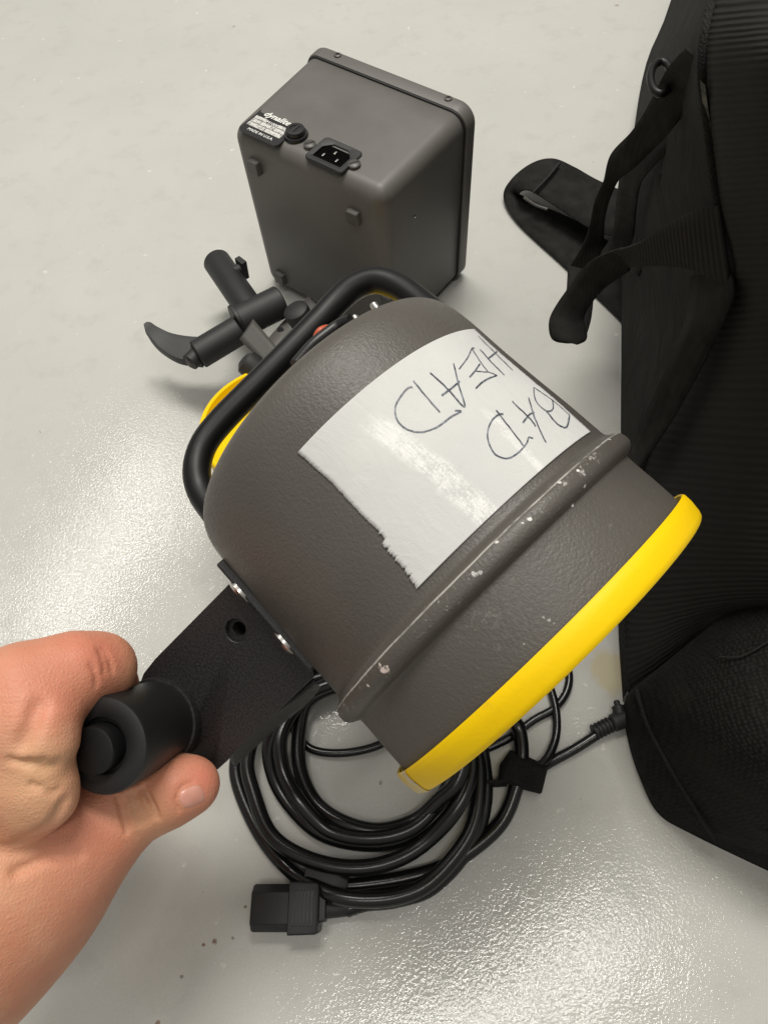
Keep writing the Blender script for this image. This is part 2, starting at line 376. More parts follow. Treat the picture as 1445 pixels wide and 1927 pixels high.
# ------------------------------------------------------------------ power pack
YAW = -.733; PW, PD, PH, TP = .1508, .110, .1606, .0026
pa = Vector((math.cos(YAW), math.sin(YAW), 0)); pb = Vector((-math.sin(YAW), math.cos(YAW), 0))
PO = Vector((-.0119, .592, 0))
PF = Matrix((pa, pb, Vector((0, 0, 1)))).transposed().to_4x4(); PO = PO - pa*.0022; PF.translation = PO
pack = empty('power_pack', PO + pa*PW/2 - pb*PD/2, 'warm grey metal flash power pack lying on its side behind the lamp head', 'power pack')
def psec(y, grow, rr_=.013):
    tt = max(0, min(1, -y/PD)); x0, x1, z0, z1 = TP*tt-grow, PW-TP*tt+grow, .0005-min(grow, 0), PH-2*TP*tt+grow
    return [PF @ Vector((x, y, z)) for x, z in rrect(x1-x0, z1-z0, max(.001, rr_+grow), 8, (x0+x1)/2, (z0+z1)/2)]
LIDT = .0135
rings = [psec(-LIDT-.0001, -.0028)]+[psec(-LIDT-.0001, -.0018)]
ys = np.linspace(-LIDT-.001, -PD+.011, 6)
for y in ys: rings.append(psec(y, -.0012))
for k in range(1, 8):
    a = k/7*math.pi/2; rings.append(psec(-PD+.011-.011*math.sin(a), -.0012-.011*(1-math.cos(a)), .013))
mk('shell', loft(rings), M['pack'], pack, PF)
lr = [psec(-LIDT, -.002), psec(-LIDT, .0006), psec(-LIDT+.0015, .0012), psec(-.005, .0012)]
for k in range(1, 6):
    a = k/5*math.pi/2; lr.append(psec(-.005+.005*math.sin(a), .0012-.005*(1-math.cos(a))))
lid = mk('lid', loft(lr), M['pack'], pack, PF)
mk('gasket', loft([psec(-LIDT-.0012, -.0009), psec(-LIDT-.0012, .0001), psec(-LIDT, .0001), psec(-LIDT, -.0009)]), M['blackmatte'], pack, PF)
def top_pt(u, v): return PF.inverted() @ G(u, v, PH-.002)
def near_pt(u, v):       # on the near face (local y = -PD)
    d = PF.inverted().to_3x3() @ ray(u, v); o = PF.inverted() @ CAMP; return o + d*((-PD-o.y)/d.y)
for u, v in ((637, 103), (841, 188)):
    p = PF.inverted() @ G(u, v, PH+.001); p.y = -.0065
    s = PF @ Vector((p.x, p.y, PH+.0008))
    mk('lid_screw', rev([(0, .0029), (.0008, .0029), (.0013, .0022), (.0013, .0012), (.0005, .0011)], frame_z(s, (0, 0, 1)), 24), M['darkmetal'], lid)
def toploc(p, dz=0):
    tt = -p.y/PD; return PF @ Vector((p.x, p.y, PH-2*TP*tt-.0012+dz))
for u, v in ((482, 312), (668, 406), (530, 521), (731, 563)):
    p = near_pt(u, v); fm = PF @ Matrix.Translation((p.x, -PD, p.z))
    mk('foot', loft([[fm @ Vector((x, y, z)) for x, z in rrect(w_, w_*1.05, .0015, 4)] for w_, y in ((.0115, .002), (.0105, -.0036), (.0092, -.0045))]), M['darkmetal'], pack)
for u, v, r_ in ((781, 408, .0011), (743, 443, .0008)):
    d = PF.inverted().to_3x3() @ ray(u, v); o = PF.inverted() @ CAMP; p = o + d*((PW-TP*.6-.001-o.x)/d.x)
    mk('chip', rev([(0, r_), (.0002, r_*.7)], frame_z(PF @ Vector((p.x, p.y, p.z)), pa), 9), M['darkmetal'] if r_ < .001 else M['metal'], pack)
# inlet: hollow frame with a recess and three blades
c0 = top_pt(627, 285); tf = Matrix.Translation(toploc(c0)) @ PF.to_3x3().to_4x4()
tilt = Matrix.Rotation(-2*TP/PD*0, 4, 'X'); tf = tf @ tilt
OW, OH = .0345, .0265
outer = rrect(OW, OH, .004); i1 = [(-.0125, -.0085), (.0125, -.0085), (.0125, .003), (.0065, .0088), (-.0065, .0088), (-.0125, .003)]
rg = ringplate(tf, outer, (0, 0), [(outer, -.0005), (outer, .0012), ([(x*.965, y*.965) for x, y in outer], .0018), ([(x*1.06, y*1.06) for x, y in i1], .0018), (i1, .0014), (i1, -.0004)])
inl = mk('inlet_socket', loft(rg, caps=False), M['blackmatte'], pack)
mk('socket_well', extr(tf, i1, .0001, .00035), M['void'], inl, smooth=False)
for x, y in ((-.006, -.004), (.006, -.004), (0, .002)):
    mk('contact_blade', boxl(tf, x-.0007, x+.0007, y-.0016, y+.0016, .0003, .0016), M['metal'], inl, bevel=.0003, smooth=False)
for u, v in ((582, 266), (666, 303)):
    p = toploc(top_pt(u, v))
    sc_ = mk('screw', rev([(-.001, .0046), (.0018, .0046), (.0026, .0036), (.0027, 0.0005)], frame_z(p, (0, 0, 1)), 28), M['darkmetal'], pack)
    mk('screw_slot', boxl(Matrix.Translation(p) @ Matrix.Rotation(R(15), 4, 'Z'), -.0036, .0036, -.0005, .0005, .0024, .0030), M['blackmatte'], sc_, smooth=False)
p = toploc(top_pt(556, 247))
fh = mk('fuse_holder', rev([(-.001, .0088), (.0012, .0090), (.0022, .0085), (.0023, .0070), (.0046, .0072), (.0056, .0067), (.0058, .0040), (.0053, .0038), (.0053, .0012)], frame_z(p, (0, 0, 1)), 40), M['black'], pack)
mk('fuse_slot', boxl(Matrix.Translation(p) @ Matrix.Rotation(R(50), 4, 'Z'), -.004, .004, -.0006, .0006, .0050, .0058), M['blackmatte'], fh, smooth=False)
c1 = top_pt(508, 229); lf = Matrix.Translation(toploc(c1)) @ PF.to_3x3().to_4x4()
lb = mk('rating_plate', extr(lf, rrect(.038, .031, .003), -.001, .0004), M['black'], pack, smooth=False)
def scribe(name, s, x, y, size, mat, shear=0, off=0, par=lb):
    VF = textmesh(s, size, shear, off); return mk(name, xf(VF, lf @ Matrix.Translation((x, y, .0007))), mat, par, smooth=False)
scribe('maker_lettering', 'dynalite', -.001, .0066, .0078, M['white_ink'], .3, .0002)
for i, (x0, x1, y0, y1) in enumerate([(-.0170, -.0055, .0008, .0040), (.0055, .0150, .0008, .0040), (-.0170, -.0085, -.0034, .0002), (-.0080, .0045, -.0034, .0002), (.0050, .0150, -.0034, .0002), (-.0170, -.001, -.0078, -.0040), (-.0004, .0150, -.0078, -.0040)]):
    mk('print_block', boxl(lf, x0, x1, y0, y1, .0004, .0006), M['foil'], lb, smooth=False)
scribe('type_lettering', 'M1000', 0, .0006, .0042, M['white_ink'], 0, .00005)
scribe('origin_lettering', 'MADE IN U.S.A.', 0, -.0126, .0036, M['white_ink'], 0, .00005)

# ------------------------------------------------------------------ lamp head held in the hand
HK = .875
da, dz = .7932, -.2106
dc = Vector((math.cos(da), math.sin(da), dz)).normalized()          # camera coords (x right, y down, z depth)
def c2w(v): return rt*v[0] - up*v[1] + fwd*v[2]
HD = c2w(dc); HC = C(1015, 1197, .32*HK)
HF = frame_z(HC, HD, -fwd)                                          # frame x roughly towards camera
head = empty('lamp_head', (HC - HD*.06) - Vector((0, 0, .08)), 'warm grey flash lamp head with white BAD HEAD sticker, held up by the hand', 'flash head', 'flash heads')
PROF = [(-.1268, .030), (-.1268, .055), (-.1259, .0615), (-.1244, .0652), (-.1210, .0684), (-.1150, .0703), (-.1050, .0711), (-.0870, .0713), (-.0700, .0719), (-.0550, .0726), (-.0415, .0729), (-.0375, .0731), (-.0358, .0740), (-.0342, .0762), (-.0326, .0775), (-.0305, .0779), (-.0284, .0775), (-.0268, .0760), (-.0256, .0738), (-.0240, .0728), (-.0100, .0731), (0.004, .0731), (.004, .070)]
PROFS = [tuple(p) for p in catmull(PROF[1:-1], 4)]
PROFS = [(min(s, .004), r) for s, r in PROFS]
housing = mk('housing', rev([PROF[0]]+PROFS+[PROF[-1]], HF, 180), M['pack'], head, HF, auto=60)
def bodyR(s): return float(np.interp(s, [p[0] for p in PROFS], [p[1] for p in PROFS]))
HI = HF.inverted(); HI3 = HI.to_3x3(); hcam = HI @ CAMP
def hit(u, v):
    d = HI3 @ ray(u, v); prev = None
    best = (1e9, None)
    for i in range(900):
        tt = .14 + i*.0003; p = hcam + d*tt; g = math.hypot(p.x, p.y) - bodyR(p.z)
        if -.13 < p.z < .004:
            if g < best[0]: best = (g, p)
            if g < 0: return p.z, math.atan2(p.y, p.x)
    p = best[1]; return p.z, math.atan2(p.y, p.x)
def onbody(s, th, lift): r_ = bodyR(s)+lift; return HF @ Vector((r_*math.cos(th), r_*math.sin(th), s))
# paint of the housing, with the chips and scratches it carries
M['housing'] = housing_mat('warm_grey_hammered_paint')
t = NT.__new__(NT); t.m = M['housing']; t.t = t.m.node_tree; t.b = t.t.nodes['Principled BSDF']; t.tc = [n for n in t.t.nodes if n.bl_idname == 'ShaderNodeTexCoord'][0]
src = t.b.inputs['Base Color'].links[0].from_socket
for (u, v, r1, cx_) in [(724, 1262, .0026, (.72, .60, .55)), (716, 1250, .0012, (.6, .52, .47)), (1087, 885, .0009, (.75, .73, .7)), (1076, 950, .0009, (.7, .68, .66)), (1100, 915, .0012, (.5, .48, .46)), (1052, 908, .0010, (.6, .58, .55)), (995, 977, .0013, (.7, .67, .64)), (983, 985, .0008, (.7, .68, .65)), (934, 1020, .0010, (.66, .64, .6)), (892, 1082, .0016, (.5, .48, .47)), (905, 1078, .0012, (.45, .43, .42)), (1022, 1162, .0007, (.32, .31, .29)), (1033, 1167, .0008, (.34, .33, .31)), (1042, 1173, .0006, (.3, .29, .27)), (985, 1212, .0006, (.3, .29, .27)), (693, 1290, .0009, (.55, .48, .44)), (1145, 827, .0011, (.5, .5, .48))]:
    sh, th_ = hit(u, v); pl = (bodyR(sh)*math.cos(th_), bodyR(sh)*math.sin(th_), sh)
    src = t.mix(spot(t, pl, r1*.42, r1*.62, .8, 700), src, cx_)
t.l(src, t.b.inputs['Base Color'])
housing.data.materials[0] = M['housing']
# cap
capp = [(.0015, .0735), (-.0016, .0749), (-.0019, .0757), (-.0010, .0763), (.002, .0763), (.0062, .0756), (.0078, .0750), (.0085, .0741), (.0083, .0728), (.0070, .0712), (.0065, .0690), (.0065, .002)]
capo = mk('front_cap', rev(capp, HF, 180, cap0=False), M['yellow'], head, HF, auto=35)
s0, th0 = hit(772, 1462)
ws = []
for j in range(9):
    rowp = []
    for i, (s, r_) in enumerate(capp[1:9]):
        wob = .0003*math.sin(j*2.1+i)
        th = th0*(.92 + .032*(j-4))
        rowp.append(HF @ Vector(((r_+.00025+wob*.3)*math.cos(th), (r_+.00025+wob*.3)*math.sin(th), s+(.0002 if i > 3 else 0))))
    ws.append(rowp)
mk('worn_edge', loft(ws, caps=False, closed=False), M['wornyellow'], capo)
# rear panel, screws
rear = mk('rear_panel', rev([(-.1265, .045), (-.1290, .046), (-.1296, .045), (-.1296, .002)], HF, 90), M['blackmatte'], head, HF)
for th in (.35, .2):
    pass
# bail handle
hp = [C(440, 1010, .320), C(408, 968, .328), C(379, 925, .335), C(371, 882, .339), C(384, 836, .343), (C(418, 791, .346)), C(481, 727, .349), C(543, 664, .352), C(600, 605, .355), C(636, 566, .357), C(668, 539, .357), C(708, 527, .355), (C(750, 540, .351)), C(792, 570, .344), C(840, 610, .334)]
hpt = catmull(hp, 10)
mk('handle', tube(hpt, .0067, 28), M['blackgloss'], head)
for th_, s_ in ((None, None),): pass

def rearpt(u, v, r_, s_):
    q_ = HF.inverted() @ C(u, v, .335); k = r_/math.hypot(q_.x, q_.y); return HF @ Vector((q_.x*k, q_.y*k, s_))
def rearpt2(u, v, s_):
    a_ = HF.inverted() @ CAMP; d_ = HF.inverted().to_3x3() @ ray(u, v); return HF @ (a_ + d_*((s_-a_.z)/d_.z))
pr1 = rearpt2(667, 598, -.1300); pr2 = rearpt2(703, 574, -.1300)
for p in (pr1, pr2):
    mk('rear_screw', rev([(-.008, .0014), (.0002, .0015), (.0009, .0009), (.0009, .0004)], frame_z(p, -HD + up*.3), 20), M['metal'], head)
op = catmull([rearpt2(592, 634, -.134), rearpt2(603, 622, -.134), rearpt2(617, 614, -.134)], 6)
mk('orange_switch', tube(op, [.0007+.0006*math.sin(i/12*3.14) for i in range(len(op))], 12), M['orange'], head)
op = catmull([rearpt2(556, 686, -.128), rearpt2(586, 651, -.131), rearpt2(614, 628, -.1315), rearpt2(637, 612, -.131), rearpt2(660, 602, -.128)], 6)
mk('rear_gasket', tube(op, .0022, 12), M['black'], head)

# sticker
cA, cB, cC, cD = hit(562, 852), hit(884, 622), hit(1106, 816), hit(785, 1108)
print('paper', cA, cB, cC, cD, hit(685, 720), hit(720, 1015), hit(896, 1080))
def unw(a, ref):
    while a-ref > math.pi: a -= 2*math.pi
    while a-ref < -math.pi: a += 2*math.pi
    return a
thA = cA[1]; thB, thC, thD = (unw(x[1], thA) for x in (cB, cC, cD))
sR = (cA[0]+cB[0])/2; sF = (cC[0]+cD[0])/2
NU, NV = 180, 60; V, uvp = [], []
def tear(u): # u 0 rear .. 1 front ; theta of torn edge
    px = [(0, 562, 852), (.25, 625, 908), (.5, 690, 978), (.68, 722, 1008), (.70, 716, 1018), (.85, 752, 1060), (.95, 780, 1095), (1, 785, 1108)]
    us = [p[0] for p in px]; ths = [unw(hit(p[1], p[2])[1], thA) for p in px]
    return us, ths
TU, TT = tear(0)
sgn = 1 if thB > thA else -1
for i in range(NU+1):
    u_ = i/NU; s = cA[0]*(1-u_)+cD[0]*u_
    t0 = float(np.interp(u_, TU, TT)) + (rng.normal()*.0045+.004*math.sin(i*1.1)*math.sin(i*.37) if u_ > .62 else rng.normal()*.0014)
    t1 = thB*(1-u_)+thC*u_ + sgn*(.02*(1-u_)+.03)+rng.normal()*.003
    for j in range(NV+1):
        v_ = j/NV; th = t0*(1-v_)+t1*v_
        ss = (cA[0]*(1-v_)+cB[0]*v_)*(1-u_) + (cD[0]*(1-v_)+cC[0]*v_)*u_
        V.append(onbody(ss, th, .00045+.00008*math.sin(th*9+u_*7))); uvp.append((u_, v_))
Fc = [(i*(NV+1)+j, i*(NV+1)+j+1, (i+1)*(NV+1)+j+1, (i+1)*(NV+1)+j) for i in range(NU) for j in range(NV)]
sticker = mk('sticker', (V, Fc), M['paper'], head, HF, uv=uvp, solid=.00025)
Z = lambda x, y: (540+x*.41522, 600+y*.41522)
strokes = [[(860, 85), (935, 160), (1015, 240)], [(868, 145), (920, 205), (978, 262)], [(903, 190), (945, 155)],
 [(845, 143), (832, 142), (815, 180), (798, 205), (775, 235)], [(833, 143), (872, 205), (905, 248)], [(845, 245), (905, 249)], [(868, 212), (845, 245), (822, 272)], [(945, 264), (890, 287), (850, 322)], [(905, 248), (945, 264)],
 [(750, 210), (772, 300), (800, 405), (720, 320), (645, 252)], [(778, 290), (740, 322), (698, 353)],
 [(570, 287), (630, 360), (690, 428)], [(567, 315), (545, 320), (515, 355), (490, 405), (500, 465), (545, 506), (610, 518), (680, 495), (740, 450), (785, 425), (758, 422)],
 [(1110, 318), (1190, 372), (1272, 442)], [(1110, 318), (1120, 378), (1168, 424), (1198, 414), (1194, 374)], [(1168, 424), (1212, 478), (1250, 500), (1265, 485), (1272, 442)],
 [(1088, 365), (1110, 440), (1135, 500), (1166, 568)], [(1014, 380), (1060, 425), (1100, 465), (1120, 495)], [(1113, 430), (1090, 442), (1062, 478)],
 [(942, 420), (1000, 495), (1065, 580)], [(975, 438), (955, 440), (925, 465), (905, 515), (910, 570), (940, 620), (990, 639), (1040, 615), (1080, 570), (1088, 545), (1107, 547)]]
ink = []
for st in strokes:
    pp = catmull([Z(*p) for p in st], 6)
    pts = []
    for q_ in pp:
        s, th = hit(*q_); pts.append(onbody(s, th, .00085))
    wd = .00024*(1+.12*rng.normal())
    Vs, Fs = [], []
    for i, p in enumerate(pts):
        T = (pts[min(i+1, len(pts)-1)]-pts[max(i-1, 0)]).normalized(); nn = (p-HC); nn = (nn-HD*nn.dot(HD)).normalized(); b_ = T.cross(nn).normalized()
        ww = wd*(.8+.35*rng.random())
        Vs += [p-b_*ww, p+b_*ww]
    Fs = [(2*i, 2*i+1, 2*i+3, 2*i+2) for i in range(len(pts)-1)]
    ink.append((Vs, Fs))
mk('handwriting', join(*ink), M['ink'], sticker, HF, smooth=False)

# mounting bracket : plate in the plane of lamp axis and image-radial direction
pA, pB_, pC_ = C(437, 1095, .2915), C(590, 1262, .2855), C(402, 1450, .3085)
px_ = (pB_-pA).normalized(); pz = px_.cross(pC_-pB_).normalized(); 
if pz.dot(fwd) > 0: pz = -pz
py = pz.cross(px_)                        # in plane
BF = Matrix((px_, py, pz)).transposed().to_4x4(); BF.translation = pA
BI = BF.inverted()
def bl(u, v, z=0):
    d = BI.to_3x3() @ ray(u, v); o = BI @ CAMP; p = o+d*((z-o.z)/d.z); return (p.x, p.y)
outl = [bl(*p) for p in ((432, 1098), (590, 1262), (592, 1272), (410, 1448), (400, 1451), (345, 1418), (268, 1305), (262, 1290), (270, 1268), (292, 1240))]
hc = bl(444, 1187)
rg = ringplate(BF, outl, hc, [(.0031, -.0075), (outl, -.0075), (outl, -.0003), ([(x*.994+hc[0]*.006, y*.994+hc[1]*.006) for x, y in outl], 0), (.0053, 0), (.0050, -.0003), (.0050, -.0028), (.0031, -.0028), (.0031, -.0075)])
brk = mk('bracket_plate', loft(rg, caps=False), M['wrinkle'], head, BF)
mk('hole_shade_disc', extr(BF @ Matrix.Translation((hc[0], hc[1], 0)), rrect(.0075, .0075, .0037, 10), -.0080, -.0068), M['void'], brk)  # black disc added behind the hole, standing in for its shade
# flange with rivets, bent towards the camera along the housing
fA = bl(425, 1066); fB = bl(592, 1258)
fx = Vector((fB[0]-fA[0], fB[1]-fA[1], 0)); L = fx.length; fx.normalize()
fm = BF @ Matrix.Translation((fA[0], fA[1], 0)) @ Matrix.Rotation(math.atan2(fx.y, fx.x), 4, 'Z')
sd = 1 if (Matrix.Rotation(math.atan2(fx.y, fx.x), 4, 'Z').inverted() @ (Vector((hc[0], hc[1], 0))-Vector((fA[0], fA[1], 0)))).y > 0 else -1
fm = fm @ Matrix.Rotation(sd*R(30), 4, 'X')
fl = mk('flange', boxl(fm, -.001, L, -.0021, .0021, -.004, .0108), M['wrinkle'], brk, bevel=.0009)
for k in (.235, .72):
    c_ = fm @ Vector((L*k, sd*.0021, .0058))
    mk('rivet', rev([(-.001, .0060), (.0003, .0060), (.0013, .0048), (.0018, .0022)], frame_z(c_, fm.to_3x3() @ Vector((0, sd, 0))), 28), M['metal'], fl)
mk('lower_arm', boxl(BF, fA[0]+.004, outl[1][0]-.001, outl[1][1]-.0 if False else min(hc[1], 0)-.0, 0, 0, 0), M['wrinkle'], brk) if False else None
la = [C(592, 1280, .296), C(560, 1308, .298), C(500, 1350, .302), C(430, 1418, .306)]
lb_ = [C(600, 1290, .316), C(575, 1322, .318), C(510, 1375, .32), C(440, 1440, .322)]
(VFr, uvr) = ribbon(la, lb_)
mk('bracket_rib', VFr, M['wrinkle'], brk, solid=.002)
# grip tube at the far end of the bracket
t0, t1 = C(192, 1404, .268), C(300, 1357, .3095)
td = (t1-t0).normalized(); TL = (t1-t0).length; TF = frame_z(t0, td)
grip = mk('grip_tube', rev([(.004, .0105), (.0005, .0106), (0, .0112), (0, .0162), (.0006, .0180), (.002, .0186), (TL*.5, .0183), (TL-.002, .0178), (TL-.0003, .0170), (TL, .014)], TF, 72), M['rubber'], head, TF)
mk('tube_plunger', rev([(-.0045, .0078), (-.0042, .0087), (-.0034, .0091), (.02, .0091)], frame_z(t0+td*.0+ (C(182, 1410, .268)-C(192, 1404, .268))*.6, td), 56), M['blackgloss'], grip)
mk('boss', rev([(TL-.004, .0190), (TL+.004, .0195), (TL+.0065, .018)], TF, 60), M['wrinkle'], grip)

# ------------------------------------------------------------------ second head on the floor behind
SC = C(566, 792, .452); SN = c2w(Vector((0, -.67, -.74))).normalized()
SF = frame_z(SC, SN)
h2 = empty('lamp_head', (SC.x, SC.y, 0), 'flash head with black swivel mount and lever, standing on the floor behind the held one', 'flash head', 'flash heads')
ycap = [(-.014, .0615), (.0, .0640), (.0012, .0632), (.0012, .0608), (-.0060, .0590), (-.0068, .0575), (-.0068, .001)]
mk('front_cap', rev(ycap, SF, 120, cap0=False), M['yellow'], h2, SF)
mk('housing', rev([(-.086, .030), (-.086, .045), (-.082, .050), (-.03, .0595), (-.0115, .0600), (-.0115, .03)], SF, 100), M['pack'], h2, SF)
# swivel mount
dU = lambda p, q_: (Vector(q_)-Vector(p)).normalized()
a0, a1 = G(408, 492, .048), G(476, 590, .050)
mk('stand_socket', join(rev([(0, .0085), (0.0, .0114), (.0008, .0119), ((a1-a0).length, .0119)], frame_z(a0, a1-a0), 48), rev([(.0005, .002), (.0005, .0095)], frame_z(a0, a1-a0), 40)), M['blackmatte'], h2)
kb0, kb1 = G(436, 516, .054), G(455, 505, .053)
mk('lock_knob', join(cyl(kb0, kb1, .0052, 24), xf(boxl(Matrix.Identity(4), -.0050, .0050, -.0085, .0085, -.0020, .0030), frame_z(kb1, kb1-kb0, a1-a0))), M['blackmatte'], h2, bevel=.0008)
b0, b1 = G(447, 608, .050), G(530, 567, .050)
mk('swivel_barrel', cyl(b0, b1, .0134, 48, .001), M['blackmatte'], h2)
c0_, c1_ = G(372, 668, .046), G(452, 620, .050)
hub = mk('lever_hub', join(cyl(c0_, c1_, .0118, 48, .001), cyl(G(357, 683, .046), c0_, .0070, 24)), M['blackmatte'], h2)
mk('bolt', cyl(G(352, 682, .046), G(380, 668, .046), .0045, 6, .0003), M['darkmetal'], hub)
(vf, _) = ribbon([G(404, 640, .044), G(362, 639, .045), G(326, 633, .046), G(300, 622, .048), G(286, 613, .049), G(277, 611, .050)],
                 [G(380, 686, .042), G(338, 680, .043), G(306, 662, .045), G(286, 641, .048), G(276, 626, .049), G(272, 616, .050)])
mk('lever', vf, M['blackmatte'], hub, solid=.009, bevel=.0022)
mk('side_plate', join(extr(frame_z(b0+(b1-b0)*.02, b1-b0, Vector((0, 0, 1))), rrect(.03, .024, .010), -.002, .0012)), M['blackmatte'], h2, bevel=.0005)
e1, e2 = [G(452, 640, .053), G(480, 668, .053), G(512, 700, .053)], [G(478, 602, .058), G(512, 642, .058), G(545, 680, .058)]
(vf, _) = ribbon(e1, e2); mk('yoke_plate', vf, M['darkmetal'], h2, solid=.003)
e1, e2 = [G(500, 645, .040), G(540, 600, .040), G(580, 560, .040)], [G(560, 690, .040), G(600, 640, .040), G(625, 600, .040)]
(vf, _) = ribbon(e1, e2); mk('yoke_plate', vf, M['pack'], h2, solid=.003)
mk('pivot_knob', rev([(-.02, .009), (.0, .0105), (.004, .0100), (.006, .007)], frame_z(G(560, 590, .062), Vector((-.3, .1, 1))), 36), M['blackmatte'], h2)
mk('plate_hole', cyl(G(528, 621, .0405), G(528, 621, .0425), .0026, 20, .0002), M['black'], h2)
mk('lower_knob', rev([(-.012, .007), (.0, .0092), (.005, .0088), (.008, .005)], frame_z(G(475, 690, .099), Vector((-.6, .5, .4))), 36), M['blackmatte'], h2)

# ------------------------------------------------------------------ cords
def path(pts, n=10): return catmull([tuple(G(u, v, z)) for u, v, z in pts], n)
CR = .0046
pcord = empty('coiled_cable', G(720, 1500), 'thick black power cord coiled on the floor beneath the lamp head', 'power cord')
Y5 = lambda x, y, z: (400+x/1.806, 1250+y/1.806, z)
main = [Y5(455, 832, .006), Y5(520, 812, .006), Y5(620, 800, .0055), Y5(740, 760, .0055), Y5(850, 650, .0055), Y5(915, 520, .0055), Y5(925, 370, .0055), Y5(880, 200, .006), Y5(720, 60, .006), Y5(480, 20, .0055), Y5(250, 80, .0055), Y5(120, 220, .0055),
 Y5(82, 330, .0055), Y5(95, 430, .0055), Y5(165, 580, .0055), Y5(265, 700, .006), Y5(400, 782, .016), Y5(560, 800, .017), Y5(700, 765, .016), Y5(800, 680, .015), Y5(880, 560, .015), Y5(905, 420, .015), Y5(890, 280, .014), Y5(800, 120, .014), Y5(600, 30, .014), Y5(350, 50, .014), Y5(180, 180, .014),
 Y5(120, 320, .014), Y5(140, 440, .014), Y5(200, 580, .014), Y5(320, 660, .014), Y5(470, 692, .014), Y5(610, 670, .014), Y5(730, 600, .015), Y5(835, 480, .022), Y5(880, 340, .022), Y5(840, 190, .022), Y5(700, 80, .022), Y5(480, 50, .022), Y5(290, 120, .022), Y5(200, 250, .021),
 Y5(205, 370, .012), Y5(265, 480, .007), Y5(370, 575, .006), Y5(520, 610, .006), Y5(660, 590, .006), Y5(780, 500, .007), Y5(850, 380, .007), Y5(840, 240, .006), Y5(720, 110, .006), Y5(520, 60, .007), Y5(330, 110, .015), Y5(240, 220, .022),
 Y5(235, 340, .022), Y5(285, 450, .022), Y5(390, 560, .016), Y5(540, 590, .016), Y5(680, 555, .016), Y5(780, 450, .016), Y5(820, 330, .016), Y5(780, 200, .016), Y5(640, 100, .014), Y5(460, 70, .014), Y5(330, 120, .014),
 Y5(296, 220, .012), Y5(296, 350, .012), Y5(350, 470, .012), Y5(450, 540, .014), Y5(570, 565, .014), Y5(690, 530, .014), Y5(770, 460, .020), Y5(830, 400, .025), Y5(880, 260, .028), Y5(960, 180, .02), Y5(1030, 200, .012), Y5(1050, 300, .010),
 Y5(1030, 420, .008), Y5(985, 530, .0055), Y5(900, 615, .0055), Y5(780, 690, .0055), Y5(640, 730, .0055), Y5(500, 750, .0055), Y5(430, 755, .006)]
mp_ = path(main, 8)
mk('cable', tube(mp_, CR, 16), M['cable'], pcord)
# connector
k0, k1 = G(477, 1708, .0125), G(566, 1708, .0125)
kx = (k1-k0).normalized(); kf = frame_z(k0, kx, Vector((0, 0, 1)))      # x up, z along
hexp = [(-.010, -.0135), (.010, -.0135), (.010, .0135), (-.010, .0135)]
c13 = [(-.0095, -.0145), (.0045, -.0145), (.0095, -.0095), (.0095, .0095), (.0045, .0145), (-.0095, .0145)]
con = mk('connector', join(loft([[kf @ Vector((x*s_*.92, y*s_*.84, z_)) for x, y in c13] for s_, z_ in ((.93, 0), (1, .0012), (1, .0225))])), M['rubber'], pcord, bevel=.0006)
mk('connector_grip', loft([[kf @ Vector((x, y, z_)) for x, y in rrect(w1, w2, .0012, 3)] for w1, w2, z_ in ((.0185, .0262, .0218), (.0200, .0272, .0222), (.0200, .0262, .0375), (.0185, .0242, .0390), (.0120, .0150, .0392), (.0115, .0140, .0425))]), M['rubber'], con, bevel=.0005)
for i in range(6):
    mk('grip_ridge', loft([[kf @ Vector((x, y, z_)) for x, y in rrect(.0206, .0190, .001, 3)] for z_ in (.0245+i*.0021, .0254+i*.0021)]), M['black'], con)
mk('strain_relief', tube(path([(566, 1708, .0115), (590, 1708, .010), (615, 1709, .008), (655, 1706, .006)], 8), list(np.interp(np.linspace(0, 1, 25), [0, .3, 1], [.0068, .0060, .0050])), 20), M['blackmatte'], con)
# second plug half hidden behind the coil (the cord's other end)
k0, k1 = G(655, 1668, .007), G(580, 1655, .007)
kf2 = frame_z(k0, k1-k0, Vector((0, 0, 1)))
mk('plug', loft([[kf2 @ Vector((x, y, z_)) for x, y in rrect(w1, w2, .003)] for w1, w2, z_ in ((.008, .010, 0), (.012, .014, .006), (.013, .017, .012), (.013, .017, .026))]), M['rubber'], pcord, bevel=.0005)
# thin sync cord
scord = empty('sync_cord', G(1050, 1400), 'thin black cord with right angle plug running from the coil to the backpack', 'cable')
thin = [Y5(1310, 236, .006), Y5(1230, 290, .0045), Y5(1140, 340, .004), Y5(1110, 372, .006), Y5(1130, 330, .008), Y5(1165, 250, .007), Y5(1170, 170, .005), Y5(1150, 90, .004), Y5(1060, 0, .004), Y5(900, -20, .004), Y5(980, 100, .0035), Y5(1000, 240, .003)]
mk('cable', tube(path([Y5(1312, 235, .006), Y5(1230, 288, .0045), Y5(1150, 332, .0045), Y5(1095, 368, .008)], 8), .0032, 14), M['cable'], scord)
mk('cable', tube(path([Y5(1095, 352, .010), Y5(1135, 320, .008), Y5(1165, 250, .006), Y5(1168, 170, .005), Y5(1150, 90, .004), Y5(1120, 20, .004), Y5(1060, -60, .004)], 8), .0027, 14), M['cable'], scord)
mk('cable', tube(path([Y5(1170, -60, .003), Y5(1208, 20, .003), Y5(1203, 90, .003), Y5(1160, 150, .003), Y5(1090, 190, .003), Y5(1000, 255, .003), Y5(900, 300, .003)], 8), .0027, 14), M['cable'], scord)
mk('cable', tube(path([Y5(250, 150, .003), Y5(280, 230, .003), Y5(330, 285, .003), Y5(400, 302, .003), Y5(490, 296, .003), Y5(575, 270, .003), Y5(640, 220, .003)], 8), .0027, 14), M['cable'], scord)
g0, g1, g2 = G(1117, 1379, .007), G(1150, 1362, .007), G(1176, 1352, .007)
